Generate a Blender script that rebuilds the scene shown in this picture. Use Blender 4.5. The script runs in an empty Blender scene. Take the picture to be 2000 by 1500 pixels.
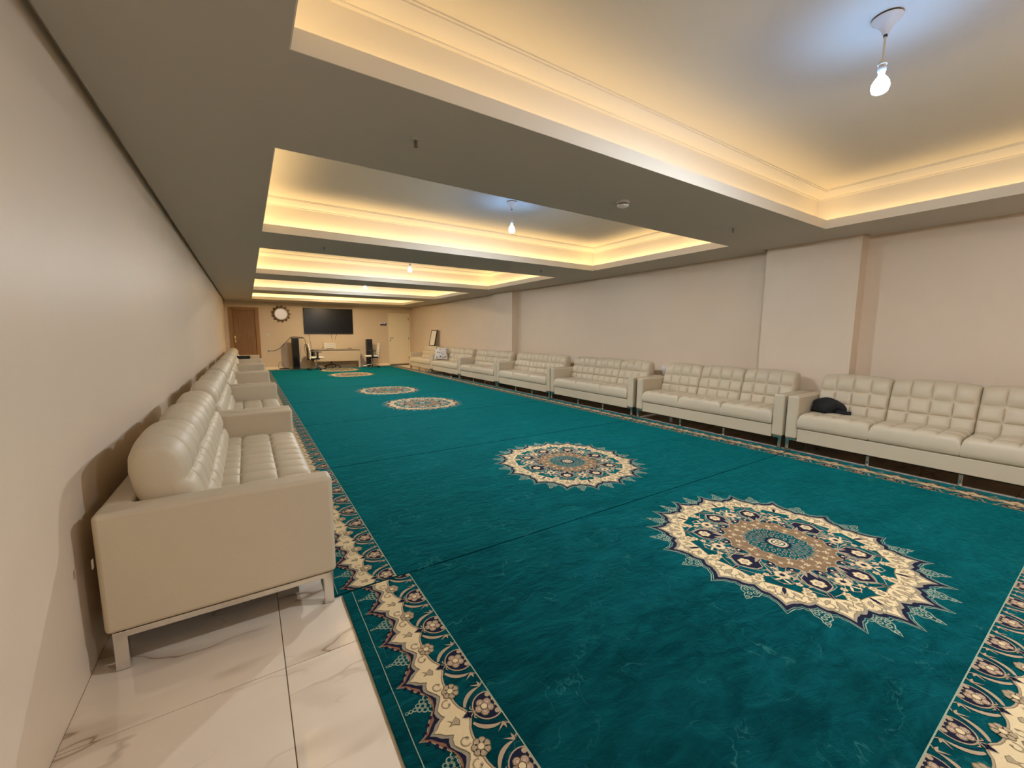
import bpy, bmesh, math, random
from mathutils import Vector, Matrix
random.seed(7)
C = bpy.context.scene.collection
S = bpy.context.scene
R = math.radians; PI = math.pi; cos = math.cos; sin = math.sin

# ---------------------------------------------------------------- camera, world, exposure
CAM_YAW, CAM_PITCH, CAM_ROLL, CAM_F, CAM_H = R(32.9129), R(-6.9494), R(0.2356), 796.27, 1.35
def setup_camera():
    F = Vector((sin(CAM_YAW)*cos(CAM_PITCH), cos(CAM_YAW)*cos(CAM_PITCH), sin(CAM_PITCH)))
    Rt = Vector((cos(CAM_YAW), -sin(CAM_YAW), 0)); U = Rt.cross(F)
    c, s = cos(CAM_ROLL), sin(CAM_ROLL)
    R2 = c*Rt + s*U; U2 = -s*Rt + c*U
    m = Matrix((R2, U2, -F)).transposed().to_4x4(); m.translation = (0, 0, CAM_H)
    cd = bpy.data.cameras.new('camera'); co = bpy.data.objects.new('camera', cd); C.objects.link(co)
    cd.sensor_width = 36; cd.lens = 36*CAM_F/2000; cd.clip_start = .02; co.matrix_world = m
    S.camera = co
setup_camera()
w = bpy.data.worlds.new('world'); S.world = w; w.use_nodes = True
w.node_tree.nodes['Background'].inputs[0].default_value = (1, .8, .6, 1)
w.node_tree.nodes['Background'].inputs[1].default_value = 0.0
S.view_settings.view_transform = 'Standard'; S.view_settings.look = 'None'
S.view_settings.gamma = 1; S.view_settings.use_curve_mapping = False
S.view_settings.exposure = 0.08
LED_POWER, LED_COL = 12.5, (1.0, .68, .30)
BULB_POWER, BULB_COL = 7200.0, (.84, .92, 1.0)
COFFER_LED = [.8, .66, 1.2, 1.3, 1.4, 1.6]       # tape brightness per coffer, front to back
BACK_LIGHT = 1.0
S.cycles.max_bounces = 14; S.cycles.diffuse_bounces = 10; S.cycles.glossy_bounces = 4
S.cycles.sample_clamp_indirect = 4.0; S.cycles.use_denoising = True
S.cycles.caustics_reflective = False; S.cycles.caustics_refractive = False

# ---------------------------------------------------------------- room numbers
H = 2.505; XL, XR, YB, YF = -.602, 6.229, 17.847, -5.2
CX0, CX1 = .2226, 5.3709
COF = [(-4.15, -1.45), (-.35, 2.0254), (3.0885, 5.6043), (6.6693, 9.4467), (10.4655, 13.0408), (14.0734, 16.5288)]

# ---------------------------------------------------------------- material helpers
def srgb(r, g, b):
    f = lambda v: (v/255/12.92 if v/255 <= .04045 else ((v/255+.055)/1.055)**2.4)
    return (f(r), f(g), f(b))
class NT:
    def __init__(s, name):
        s.m = bpy.data.materials.new(name); s.m.use_nodes = True
        s.n = s.m.node_tree.nodes; s.l = s.m.node_tree.links
        s.b = s.n['Principled BSDF']
    def new(s, t, **k):
        n = s.n.new(t)
        for a, v in k.items():
            if a.startswith('i_'): n.inputs[a[2:].replace('_', ' ')].default_value = v
            else: setattr(n, a, v)
        return n
    def link(s, a, b): s.l.new(a, b)
def mat(name, col, rough=.5, metal=0, spec=.5, noise=0, nscale=20, bump=0, bscale=200, sheen=0, coat=0):
    t = NT(name); b = t.b
    b.inputs['Base Color'].default_value = (*col, 1); b.inputs['Roughness'].default_value = rough
    b.inputs['Metallic'].default_value = metal; b.inputs['Specular IOR Level'].default_value = spec
    if sheen: b.inputs['Sheen Weight'].default_value = sheen
    if coat: b.inputs['Coat Weight'].default_value = coat
    tc = t.new('ShaderNodeTexCoord')
    if noise:
        n = t.new('ShaderNodeTexNoise', i_Scale=nscale, i_Detail=4.0)
        t.link(tc.outputs['Object'], n.inputs['Vector'])
        mx = t.new('ShaderNodeMix', data_type='RGBA')
        mx.inputs[6].default_value = (*[c*(1-noise) for c in col], 1); mx.inputs[7].default_value = (*[min(1, c*(1+noise)) for c in col], 1)
        t.link(n.outputs['Fac'], mx.inputs[0]); t.link(mx.outputs[2], b.inputs['Base Color'])
    if bump:
        n = t.new('ShaderNodeTexNoise', i_Scale=bscale, i_Detail=3.0)
        t.link(tc.outputs['Object'], n.inputs['Vector'])
        bp = t.new('ShaderNodeBump', i_Strength=bump, i_Distance=.002)
        t.link(n.outputs['Fac'], bp.inputs['Height']); t.link(bp.outputs[0], b.inputs['Normal'])
    return t.m
def emit(name, col, power):
    t = NT(name); b = t.b
    b.inputs['Base Color'].default_value = (.8, .8, .8, 1)
    b.inputs['Emission Color'].default_value = (*col, 1); b.inputs['Emission Strength'].default_value = power
    return t.m

M = {}
M['wall'] = mat('wall_paint', (.72, .595, .46), .42, spec=.35, noise=.03, nscale=3, bump=.15, bscale=90)
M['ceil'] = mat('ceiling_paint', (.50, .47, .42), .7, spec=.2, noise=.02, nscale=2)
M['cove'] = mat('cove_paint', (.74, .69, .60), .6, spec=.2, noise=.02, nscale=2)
M['backwall'] = mat('back_wall_paint', (.66, .54, .40), .5, spec=.3, noise=.03, nscale=3)
M['led'] = [emit('led_strip', LED_COL, LED_POWER*k) for k in COFFER_LED]
M['neck'] = emit('bulb_neck', (.22, .50, 1.0), 95)
M['bulb_added'] = emit('added_warm_bulb', (1, .74, .40), 11000)  # glow of the added, unseen lamp in the last coffer
M['bulb'] = emit('bulb_glass', BULB_COL, BULB_POWER)
M['white'] = mat('white_plastic', (.75, .73, .70), .35, noise=.02)
M['leather'] = mat('cream_leather', (.56, .475, .345), .45, spec=.4, noise=.03, nscale=6, bump=.25, bscale=260)
M['leather_r'] = M['leather']
M['chrome'] = mat('brushed_chrome', (.72, .70, .67), .22, metal=1, noise=.04, nscale=60)
M['black'] = mat('black_plastic', (.012, .012, .014), .4, noise=.2)
M['blackcloth'] = mat('black_cloth', (.010, .010, .012), .9, noise=.3, nscale=30, bump=.5, bscale=120)
M['screen'] = mat('tv_screen', (.006, .006, .008), .3, spec=.25, noise=.05)
M['grout'] = mat('grout', (.25, .20, .15), .8, noise=.1)
M['beige_desk'] = mat('desk_laminate', (.44, .36, .26), .4, noise=.05, nscale=8)
M['door_white'] = mat('cream_door_paint', (.82, .73, .53), .4, noise=.02)
M['pewter'] = mat('pewter', (.16, .14, .12), .45, metal=.3, noise=.1)
M['brass'] = mat('brass', (.75, .55, .25), .25, metal=1, noise=.05)
M['cable'] = mat('grey_cable', (.10, .08, .05), .6, noise=.1)
M['cablew'] = mat('beige_cable', (.45, .38, .28), .6, noise=.1)
M['mirror'] = mat('mirror_glass', (.85, .85, .85), .03, metal=1, noise=.01)
M['bronze'] = mat('bronze_filigree', (.13, .075, .03), .4, metal=.6, noise=.3, nscale=40)
M['paper'] = mat('paper', (.78, .74, .66), .8, noise=.02)
M['navy_print'] = mat('navy_print', (.02, .025, .10), .5, noise=.05)
M['mesh_fabric'] = mat('white_mesh_fabric', (.62, .60, .56), .7, noise=.04, bump=.3)
M['darkmetal'] = mat('dark_metal', (.03, .025, .02), .4, noise=.2)
def wood(name, k):
    t = NT(name); tc = t.new('ShaderNodeTexCoord'); mp = t.new('ShaderNodeMapping')
    mp.inputs['Scale'].default_value = (14, 14, 1.0)
    n = t.new('ShaderNodeTexNoise', i_Scale=2.5, i_Detail=6.0, i_Distortion=.6)
    cr = t.new('ShaderNodeValToRGB')
    cr.color_ramp.elements[0].color = (.26*k, .125*k, .038*k, 1); cr.color_ramp.elements[0].position = .3
    cr.color_ramp.elements[1].color = (.36*k, .185*k, .062*k, 1); cr.color_ramp.elements[1].position = .7
    t.link(tc.outputs['Object'], mp.inputs[0]); t.link(mp.outputs[0], n.inputs['Vector'])
    t.link(n.outputs['Fac'], cr.inputs[0]); t.link(cr.outputs[0], t.b.inputs['Base Color'])
    t.b.inputs['Roughness'].default_value = .45
    return t.m
M['wood'] = wood('oak_veneer', 1.0); M['wood_leaf'] = wood('dark_oak_veneer', .78)
def marble():
    t = NT('marble_tile'); tc = t.new('ShaderNodeTexCoord'); oi = t.new('ShaderNodeObjectInfo')
    rnd = t.new('ShaderNodeVectorMath', operation='SCALE'); rnd.inputs['Scale'].default_value = 37.0
    cmb = t.new('ShaderNodeCombineXYZ')
    t.link(oi.outputs['Random'], cmb.inputs[0]); t.link(oi.outputs['Random'], cmb.inputs[1]); t.link(cmb.outputs[0], rnd.inputs[0])
    add = t.new('ShaderNodeVectorMath', operation='ADD'); t.link(tc.outputs['Object'], add.inputs[0]); t.link(rnd.outputs[0], add.inputs[1])
    # direction-skewed coordinates: veins run diagonally
    mp = t.new('ShaderNodeMapping'); mp.inputs['Rotation'].default_value = (0, 0, R(-55)); mp.inputs['Scale'].default_value = (.45, 1.35, 1)
    t.link(add.outputs[0], mp.inputs[0])
    def vein(scale, width, seedz, strength):
        n = t.new('ShaderNodeTexNoise', i_Scale=scale, i_Detail=3.5, i_Roughness=.42, i_Distortion=.15)
        sh = t.new('ShaderNodeVectorMath', operation='ADD'); sh.inputs[1].default_value = (seedz, 0, seedz)
        t.link(mp.outputs[0], sh.inputs[0]); t.link(sh.outputs[0], n.inputs['Vector'])
        a = t.new('ShaderNodeMath', operation='SUBTRACT'); a.inputs[1].default_value = .5; t.link(n.outputs['Fac'], a.inputs[0])
        b = t.new('ShaderNodeMath', operation='ABSOLUTE'); t.link(a.outputs[0], b.inputs[0])
        mr = t.new('ShaderNodeMapRange'); mr.inputs['From Min'].default_value = 0; mr.inputs['From Max'].default_value = width
        mr.inputs['To Min'].default_value = strength; mr.inputs['To Max'].default_value = 0; t.link(b.outputs[0], mr.inputs[0])
        # break the veins up
        k = t.new('ShaderNodeTexNoise', i_Scale=2.2, i_Detail=2.0); t.link(sh.outputs[0], k.inputs['Vector'])
        kr = t.new('ShaderNodeMapRange'); kr.inputs['From Min'].default_value = .44; kr.inputs['From Max'].default_value = .56; t.link(k.outputs['Fac'], kr.inputs[0])
        mu = t.new('ShaderNodeMath', operation='MULTIPLY'); t.link(mr.outputs[0], mu.inputs[0]); t.link(kr.outputs[0], mu.inputs[1])
        return mu.outputs[0]
    v1 = vein(1.7, .007, 3.1, .85); v2 = vein(1.7, .040, 3.1, .38); v3 = vein(3.1, .011, 9.7, .38)
    m1 = t.new('ShaderNodeMath', operation='MAXIMUM'); t.link(v1, m1.inputs[0]); t.link(v2, m1.inputs[1])
    m2 = t.new('ShaderNodeMath', operation='MAXIMUM'); t.link(m1.outputs[0], m2.inputs[0]); t.link(v3, m2.inputs[1])
    cl = t.new('ShaderNodeTexNoise', i_Scale=3.0, i_Detail=3.0); t.link(mp.outputs[0], cl.inputs['Vector'])
    base = t.new('ShaderNodeMix', data_type='RGBA'); base.inputs[6].default_value = (.72, .60, .47, 1); base.inputs[7].default_value = (.84, .72, .58, 1)
    t.link(cl.outputs['Fac'], base.inputs[0])
    mx = t.new('ShaderNodeMix', data_type='RGBA'); t.link(m2.outputs[0], mx.inputs[0]); t.link(base.outputs[2], mx.inputs[6]); mx.inputs[7].default_value = (.23, .12, .05, 1)
    t.link(mx.outputs[2], t.b.inputs['Base Color'])
    t.b.inputs['Roughness'].default_value = .05; t.b.inputs['Specular IOR Level'].default_value = 1.0
    return t.m
M['marble'] = marble()
def carpet():
    t = NT('teal_carpet_pile'); g = t.new('ShaderNodeNewGeometry')
    n1 = t.new('ShaderNodeTexNoise', i_Scale=1.6, i_Detail=5.0, i_Roughness=.6, i_Distortion=.8)
    mp = t.new('ShaderNodeMapping'); mp.inputs['Scale'].default_value = (1.0, 2.3, 1)
    t.link(g.outputs['Position'], mp.inputs[0]); t.link(mp.outputs[0], n1.inputs['Vector'])
    cr = t.new('ShaderNodeValToRGB')
    cr.color_ramp.elements[0].position = .40; cr.color_ramp.elements[0].color = (.0001, .019, .024, 1)
    cr.color_ramp.elements[1].position = .64; cr.color_ramp.elements[1].color = (.002, .054, .062, 1)
    n6 = t.new('ShaderNodeTexNoise', i_Scale=4.5, i_Detail=5.0, i_Roughness=.62, i_Distortion=1.4); t.link(mp.outputs[0], n6.inputs['Vector'])
    av = t.new('ShaderNodeMix', data_type='FLOAT'); av.inputs[0].default_value = .6; t.link(n1.outputs['Fac'], av.inputs[2]); t.link(n6.outputs['Fac'], av.inputs[3])
    t.link(av.outputs[0], cr.inputs[0])
    # thin pale tracks in the pile
    n2 = t.new('ShaderNodeTexNoise', i_Scale=2.7, i_Detail=4.5, i_Roughness=.60, i_Distortion=.5); t.link(g.outputs['Position'], n2.inputs['Vector'])
    a = t.new('ShaderNodeMath', operation='SUBTRACT'); a.inputs[1].default_value = .5; t.link(n2.outputs['Fac'], a.inputs[0])
    b = t.new('ShaderNodeMath', operation='ABSOLUTE'); t.link(a.outputs[0], b.inputs[0])
    mr = t.new('ShaderNodeMapRange'); mr.inputs['From Max'].default_value = .0075; mr.inputs['To Min'].default_value = 1; mr.inputs['To Max'].default_value = 0; t.link(b.outputs[0], mr.inputs[0])
    n3 = t.new('ShaderNodeTexNoise', i_Scale=3.0, i_Detail=2.0); t.link(mp.outputs[0], n3.inputs['Vector'])
    kr = t.new('ShaderNodeMapRange'); kr.inputs['From Min'].default_value = .44; kr.inputs['From Max'].default_value = .66; kr.inputs['To Max'].default_value = .42; t.link(n3.outputs['Fac'], kr.inputs[0])
    mu = t.new('ShaderNodeMath', operation='MULTIPLY'); t.link(mr.outputs[0], mu.inputs[0]); t.link(kr.outputs[0], mu.inputs[1])
    mx = t.new('ShaderNodeMix', data_type='RGBA'); t.link(mu.outputs[0], mx.inputs[0]); t.link(cr.outputs[0], mx.inputs[6]); mx.inputs[7].default_value = (.05, .20, .18, 1)
    t.link(mx.outputs[2], t.b.inputs['Base Color'])
    t.b.inputs['Roughness'].default_value = .95; t.b.inputs['Specular IOR Level'].default_value = .03
    t.b.inputs['Sheen Weight'].default_value = .62; t.b.inputs['Sheen Roughness'].default_value = .42
    t.b.inputs['Sheen Tint'].default_value = (.01, .60, .64, 1)
    n5 = t.new('ShaderNodeTexNoise', i_Scale=7.0, i_Detail=4.0, i_Roughness=.6, i_Distortion=1.2); t.link(mp.outputs[0], n5.inputs['Vector'])
    bp0 = t.new('ShaderNodeBump', i_Strength=.30, i_Distance=.03); t.link(n5.outputs['Fac'], bp0.inputs['Height'])
    n4 = t.new('ShaderNodeTexNoise', i_Scale=260.0, i_Detail=2.0); t.link(g.outputs['Position'], n4.inputs['Vector'])
    bp = t.new('ShaderNodeBump', i_Strength=.35, i_Distance=.004); t.link(n4.outputs['Fac'], bp.inputs['Height']); t.link(bp0.outputs[0], bp.inputs['Normal']); t.link(bp.outputs[0], t.b.inputs['Normal'])
    return t.m
M['carpet'] = carpet()
def yarn(name, col):
    return mat(name, col, .92, spec=.1, noise=.12, nscale=180, bump=.3, bscale=300)
YARN = {'cream': yarn('cream_yarn', (.62, .47, .27)), 'tan': yarn('tan_yarn', (.36, .265, .165)), 'grey': yarn('grey_yarn', (.27, .225, .16)),
        'brown': yarn('brown_yarn', (.19, .115, .06)), 'navy': yarn('navy_yarn', (.010, .010, .026)), 'teal': M['carpet'],
        'mint': yarn('mint_yarn', (.26, .31, .22)), 'olive': yarn('olive_yarn', (.20, .15, .075)), 'rose': yarn('rose_yarn', (.50, .33, .24)), 'red': yarn('rust_yarn', (.22, .10, .055))}
YN = list(YARN)

# ---------------------------------------------------------------- object helpers
def tag(o, label=None, cat=None, group=None, kind=None):
    if label: o['label'] = label
    if cat: o['category'] = cat
    if group: o['group'] = group
    if kind: o['kind'] = kind
    return o
def thing(name, label, cat, loc=(0, 0, 0), rz=0, group=None):
    o = bpy.data.objects.new(name, None); C.objects.link(o); o.location = loc; o.rotation_euler = (0, 0, rz)
    o.empty_display_size = .1
    return tag(o, label, cat, group)
def link(name, me, mats, parent=None, loc=(0, 0, 0), rot=(0, 0, 0)):
    o = bpy.data.objects.new(name, me); C.objects.link(o); o.location = loc; o.rotation_euler = rot
    if mats is not None and not me.materials:
        for m in (mats if isinstance(mats, (list, tuple)) else [mats]): me.materials.append(m)
    if parent: o.parent = parent
    return o
def bm_obj(name, bm, mats, parent=None, loc=(0, 0, 0), rot=(0, 0, 0), smooth=False):
    me = bpy.data.meshes.new(name); bm.normal_update(); bm.to_mesh(me); bm.free()
    if smooth:
        for p in me.polygons: p.use_smooth = True
        if smooth != 'full': me.set_sharp_from_angle(angle=R(50))
    o = link(name, me, mats, parent, loc, rot)
    if smooth is True:
        wn = o.modifiers.new('weighted_normals', 'WEIGHTED_NORMAL'); wn.keep_sharp = True; wn.weight = 100
    return o
def add_box(bm, x0, x1, y0, y1, z0, z1, bev=0, seg=2):
    r = bmesh.ops.create_cube(bm, size=1)
    vs = r['verts']
    bmesh.ops.scale(bm, verts=vs, vec=(abs(x1-x0), abs(y1-y0), abs(z1-z0)))
    bmesh.ops.translate(bm, verts=vs, vec=((x0+x1)/2, (y0+y1)/2, (z0+z1)/2))
    if bev:
        es = list({e for v in vs for e in v.link_edges})
        bmesh.ops.bevel(bm, geom=es, offset=bev, segments=seg, affect='EDGES', profile=.5)
def box(name, m, d, parent=None, bev=0, seg=2, loc=(0, 0, 0), rot=(0, 0, 0)):
    bm = bmesh.new(); add_box(bm, *d, bev=bev, seg=seg)
    return bm_obj(name, bm, m, parent, loc, rot, smooth=bev > 0)
def add_cyl(bm, p, q, r0, r1=None, n=16, cap=True):
    r1 = r0 if r1 is None else r1
    p, q = Vector(p), Vector(q); d = q-p
    m = Matrix.Translation((p+q)/2) @ d.to_track_quat('Z', 'Y').to_matrix().to_4x4()
    bmesh.ops.create_cone(bm, cap_ends=cap, segments=n, radius1=r0, radius2=r1, depth=d.length, matrix=m)
def lathe(bm, prof, n=24, ctr=(0, 0)):
    rings = [[bm.verts.new((ctr[0]+r*cos(2*PI*i/n), ctr[1]+r*sin(2*PI*i/n), z)) for i in range(n)] for r, z in prof]
    for a, b in zip(rings, rings[1:]):
        for i in range(n): bm.faces.new((a[i], a[(i+1) % n], b[(i+1) % n], b[i]))
    for rg in (rings[0], rings[-1]):
        try: bm.faces.new(rg)
        except Exception: pass
    bmesh.ops.recalc_face_normals(bm, faces=bm.faces)
def tube_bm(pts, r, n=8):
    # smooth the path (Catmull-Rom), then sweep a circle
    P = [Vector(p) for p in pts]; Q = []
    for i in range(len(P)-1):
        a, b, c, d = P[max(i-1, 0)], P[i], P[i+1], P[min(i+2, len(P)-1)]
        for k in range(6):
            t = k/6; Q.append(.5*((2*b)+(c-a)*t+(2*a-5*b+4*c-d)*t*t+(3*b-a-3*c+d)*t**3))
    Q.append(P[-1]); bm = bmesh.new(); prev = None
    for i, q in enumerate(Q):
        d = (Q[min(i+1, len(Q)-1)]-Q[max(i-1, 0)]).normalized(); u = d.orthogonal().normalized(); v = d.cross(u)
        if prev is not None:
            u = (prev-d*prev.dot(d)).normalized(); v = d.cross(u)
        prev = u
        ring = [bm.verts.new(q+u*r*cos(2*PI*k/n)+v*r*sin(2*PI*k/n)) for k in range(n)]
        if i:
            for k in range(n): bm.faces.new((last[k], last[(k+1) % n], ring[(k+1) % n], ring[k]))
        last = ring
    bmesh.ops.recalc_face_normals(bm, faces=bm.faces)
    return bm
def dup(root, loc, rz, label, group=None):
    r = root.copy(); C.objects.link(r); r.location = loc; r.rotation_euler = (0, 0, rz); r['label'] = label
    if group: r['group'] = group
    def rec(a, b):
        for ch in [o for o in KIDS.get(a.name, [])]:
            c = ch.copy(); C.objects.link(c); c.parent = b; rec(ch, c)
    rec(root, r)
    return r
KIDS = {}
def index_kids():
    KIDS.clear()
    for o in bpy.data.objects:
        if o.parent: KIDS.setdefault(o.parent.name, []).append(o)

# ---------------------------------------------------------------- structure: floor with tiles
fl = box('floor', M['grout'], (XL-.1, XR+.1, YF-.1, YB+.1, -.12, -.004)); tag(fl, kind='structure')
TW, TL, GAP = .652, 1.304, .0035
tile_me = {}
def tile(x0, x1, y0, y1):
    key = (round(x1-x0, 3), round(y1-y0, 3))
    if key not in tile_me:
        bm = bmesh.new(); add_box(bm, 0, x1-x0-GAP, 0, y1-y0-GAP, -.008, 0, bev=.0008, seg=1)
        me = bpy.data.meshes.new('tile'); bm.to_mesh(me); bm.free(); me.materials.append(M['marble']); tile_me[key] = me
    link('tile', tile_me[key], None, fl, (x0+GAP/2, y0+GAP/2, 0))
xs = [XL, .050] + [.050+TW*i for i in range(1, 9)] + [XR]
ys = [YF] + [1.761+TL*i for i in range(-5, 13)] + [YB]
for i in range(len(xs)-1):
    for j in range(len(ys)-1):
        if xs[i+1] > .9 and xs[i] < 4.5 and ys[j+1] < 16.4 and ys[j] > .3: continue      # under the carpets
        if ys[j+1]-ys[j] > .02: tile(xs[i], xs[i+1], ys[j], ys[j+1])
bm = bmesh.new(); add_box(bm, .9, 4.7, .4, 16.2, -.004, -.001); tag(bm_obj('floor_screed', bm, M['grout'], fl))

# walls
TOP = H+.52
def wallbox(n, m, d): return tag(box(n, m, d), kind='structure')
wallbox('wall_left', M['wall'], (XL-.12, XL, YF-.12, YB+.12, -.1, TOP))
wallbox('wall_right', M['wall'], (XR, XR+.12, YF-.12, YB+.12, -.1, TOP))
wallbox('wall_back', M['backwall'], (XL, XR, YB, YB+.12, -.1, TOP))
wallbox('wall_front', M['wall'], (XL, XR, YF-.12, YF, -.1, TOP))
PIL = 6.03
wallbox('wall_right_pillar_near', M['wall'], (PIL, XR+.01, 1.893, 2.93, 0, H+.06)).name = 'wall_right.001'
wallbox('wall_right_pillar_far', M['wall'], (PIL, XR+.01, 9.33, 10.37, 0, H+.06)).name = 'wall_right.002'
tag(box('baseboard_back', M['door_white'], (.46, 5.12, YB-.015, YB, 0, .085), bev=.003), kind='structure')

# ceiling : soffit with five coffers
OFF = .14; SG = .035       # cove depth behind the lip, shadow gap at the walls
bm = bmesh.new()
def sof(x0, x1, y0, y1): add_box(bm, x0, x1, y0, y1, H, H+.03)
sof(XL+SG, CX0, YF+SG, YB-SG); sof(CX1, PIL-SG, YF+SG, YB-SG)
for a, b in ((YF+SG, 1.893-SG), (2.93+SG, 9.33-SG), (10.37+SG, YB-SG)): sof(PIL-SG, XR-SG, a, b)
yy = [YF+SG]+[v for c in COF for v in c]+[YB-SG]
for a, b in zip(yy[::2], yy[1::2]): sof(CX0, CX1, a, b)
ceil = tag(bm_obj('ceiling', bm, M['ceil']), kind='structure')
bm = bmesh.new()       # closing board above the shadow gap and the soffit
add_box(bm, XL, CX0-OFF, YF, YB, H+.055, H+.075); add_box(bm, CX1+OFF, XR, YF, YB, H+.055, H+.075)
for a, b in zip(yy[::2], yy[1::2]):
    a = a if a < YF+.1 else a+OFF; b = b if b > YB-.1 else b-OFF
    if a < YF+.1: a = YF
    if b > YB-.1: b = YB
    add_box(bm, CX0-OFF, CX1+OFF, a, b, H+.055, H+.075)
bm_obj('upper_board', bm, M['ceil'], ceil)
def frame_ring(bm, x0, x1, y0, y1, prof):
    """prof: list of (outward offset, z) swept round a rectangle, mitred"""
    rings = []
    for o, z in prof:
        rings.append([bm.verts.new(v) for v in ((x0-o, y0-o, z), (x1+o, y0-o, z), (x1+o, y1+o, z), (x0-o, y1+o, z))])
    for a, b in zip(rings, rings[1:]):
        for i in range(4): bm.faces.new((a[i], a[(i+1) % 4], b[(i+1) % 4], b[i]))
for ci, (y0, y1) in enumerate(COF):
    bm = bmesh.new(); o = .032
    add_box(bm, CX0-o, CX1+o, y0-o, y1+o, H+.42, H+.45)
    cof = bm_obj('coffer', bm, M['cove'], ceil)
    bm = bmesh.new(); frame_ring(bm, CX0, CX1, y0, y1, [(-.0015, H-.001), (-.0015, H+.09), (.013, H+.09), (.013, H+.028), (.004, H-.001), (-.0015, H-.001)])
    bm_obj('coffer_lip', bm, M['cove'], cof)
    bm = bmesh.new(); frame_ring(bm, CX0, CX1, y0, y1, [(OFF, H+.028), (OFF, H+.345), (OFF+.02, H+.345), (OFF+.02, H+.028), (OFF, H+.028)])
    bm_obj('cove_wall', bm, M['cove'], cof)
    pr = [(OFF, H+.34), (.128, H+.34), (.124, H+.345), (.124, H+.352)]
    for k in range(9):
        t = k/8; pr.append((.122-.078*t, H+.352+.052*(t**1.5)))
    pr += [(.044, H+.412), (.030, H+.412), (.030, H+.4205), (OFF+.02, H+.4205), (OFF+.02, H+.34), (OFF, H+.34)]
    bm = bmesh.new(); frame_ring(bm, CX0, CX1, y0, y1, pr); bm_obj('crown_moulding', bm, M['cove'], cof)
    for d in ((CX0-.090, CX0-.045, y0-.045, y1+.045), (CX1+.045, CX1+.090, y0-.045, y1+.045), (CX0-.045, CX1+.045, y0-.090, y0-.045), (CX0-.045, CX1+.045, y1+.045, y1+.090)):
        bm = bmesh.new(); add_box(bm, *d, H+.0315, H+.052); me = bpy.data.meshes.new('led_strip'); bm.normal_update(); bm.to_mesh(me); bm.free()
        me.materials.append(M['white']); me.materials.append(M['led'][ci])
        for p in me.polygons: p.material_index = 1 if p.normal.z > .9 else 0       # the tape shines upwards only
        link('led_strip', me, None, cof)

# ---------------------------------------------------------------- doors
def door_parts():
    d = thing('door_1', None, None, (-.032, YB, 0)); tag(d, kind='structure')
    w0, w1 = -.452, .452
    f = bmesh.new()
    add_box(f, w0, w0+.105, -.05, 0, 0, 2.28, bev=.006); add_box(f, w1-.125, w1, -.05, 0, 0, 2.28, bev=.006); add_box(f, w0+.105, w1-.125, -.05, 0, 2.18, 2.28, bev=.006)
    bm_obj('door_frame', f, M['wood'], d, smooth=True)
    box('door_leaf', M['wood_leaf'], (w0+.109, w1-.129, -.028, 0, .01, 2.175), d, bev=.003)
    for a in (-.20, .16):
        box('panel_strip', M['wood_leaf'], (a, a+.012, -.031, -.027, .25, 1.98), d, bev=.001)
    box('lock_plate', M['brass'], (-.335, -.295, -.034, -.028, 1.02, 1.26), d, bev=.002)
    b = bmesh.new(); add_cyl(b, (-.315, -.03, 1.12), (-.315, -.075, 1.12), .012); bmesh.ops.create_uvsphere(b, u_segments=16, v_segments=10, radius=.028, matrix=Matrix.Translation((-.315, -.09, 1.12)))
    bm_obj('door_knob', b, M['brass'], d, smooth=True)
    d = thing('door_2', None, None, (5.63, YB, 0)); tag(d, kind='structure')
    f = bmesh.new(); w = .475
    add_box(f, -w, -w+.05, -.03, 0, 0, 2.23, bev=.004); add_box(f, w-.05, w, -.03, 0, 0, 2.23, bev=.004); add_box(f, -w+.05, w-.05, -.03, 0, 2.165, 2.23, bev=.004)
    bm_obj('door_frame', f, M['door_white'], d, smooth=True)
    box('door_leaf', M['door_white'], (-w+.054, w-.054, -.018, 0, .035, 2.16), d, bev=.002)
    box('door_sweep', M['darkmetal'], (-w+.054, w-.054, -.022, -.004, .008, .034), d)
    b = bmesh.new(); add_cyl(b, (-.39, -.018, 1.17), (-.39, -.06, 1.17), .012); add_box(b, -.40, -.27, -.07, -.055, 1.16, 1.18, bev=.004)
    bm_obj('door_handle', b, M['darkmetal'], d, smooth=True)
    b = bmesh.new(); add_cyl(b, (-.39, -.018, 1.07), (-.39, -.03, 1.07), .022); bm_obj('keyhole_plate', b, M['darkmetal'], d, smooth=True)
    for z in (.25, 1.1, 1.95):
        b = bmesh.new(); add_cyl(b, (w-.055, -.03, z), (w-.055, -.03, z+.1), .01, n=10); bm_obj('hinge', b, M['darkmetal'], d, smooth=True)
door_parts()

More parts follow.
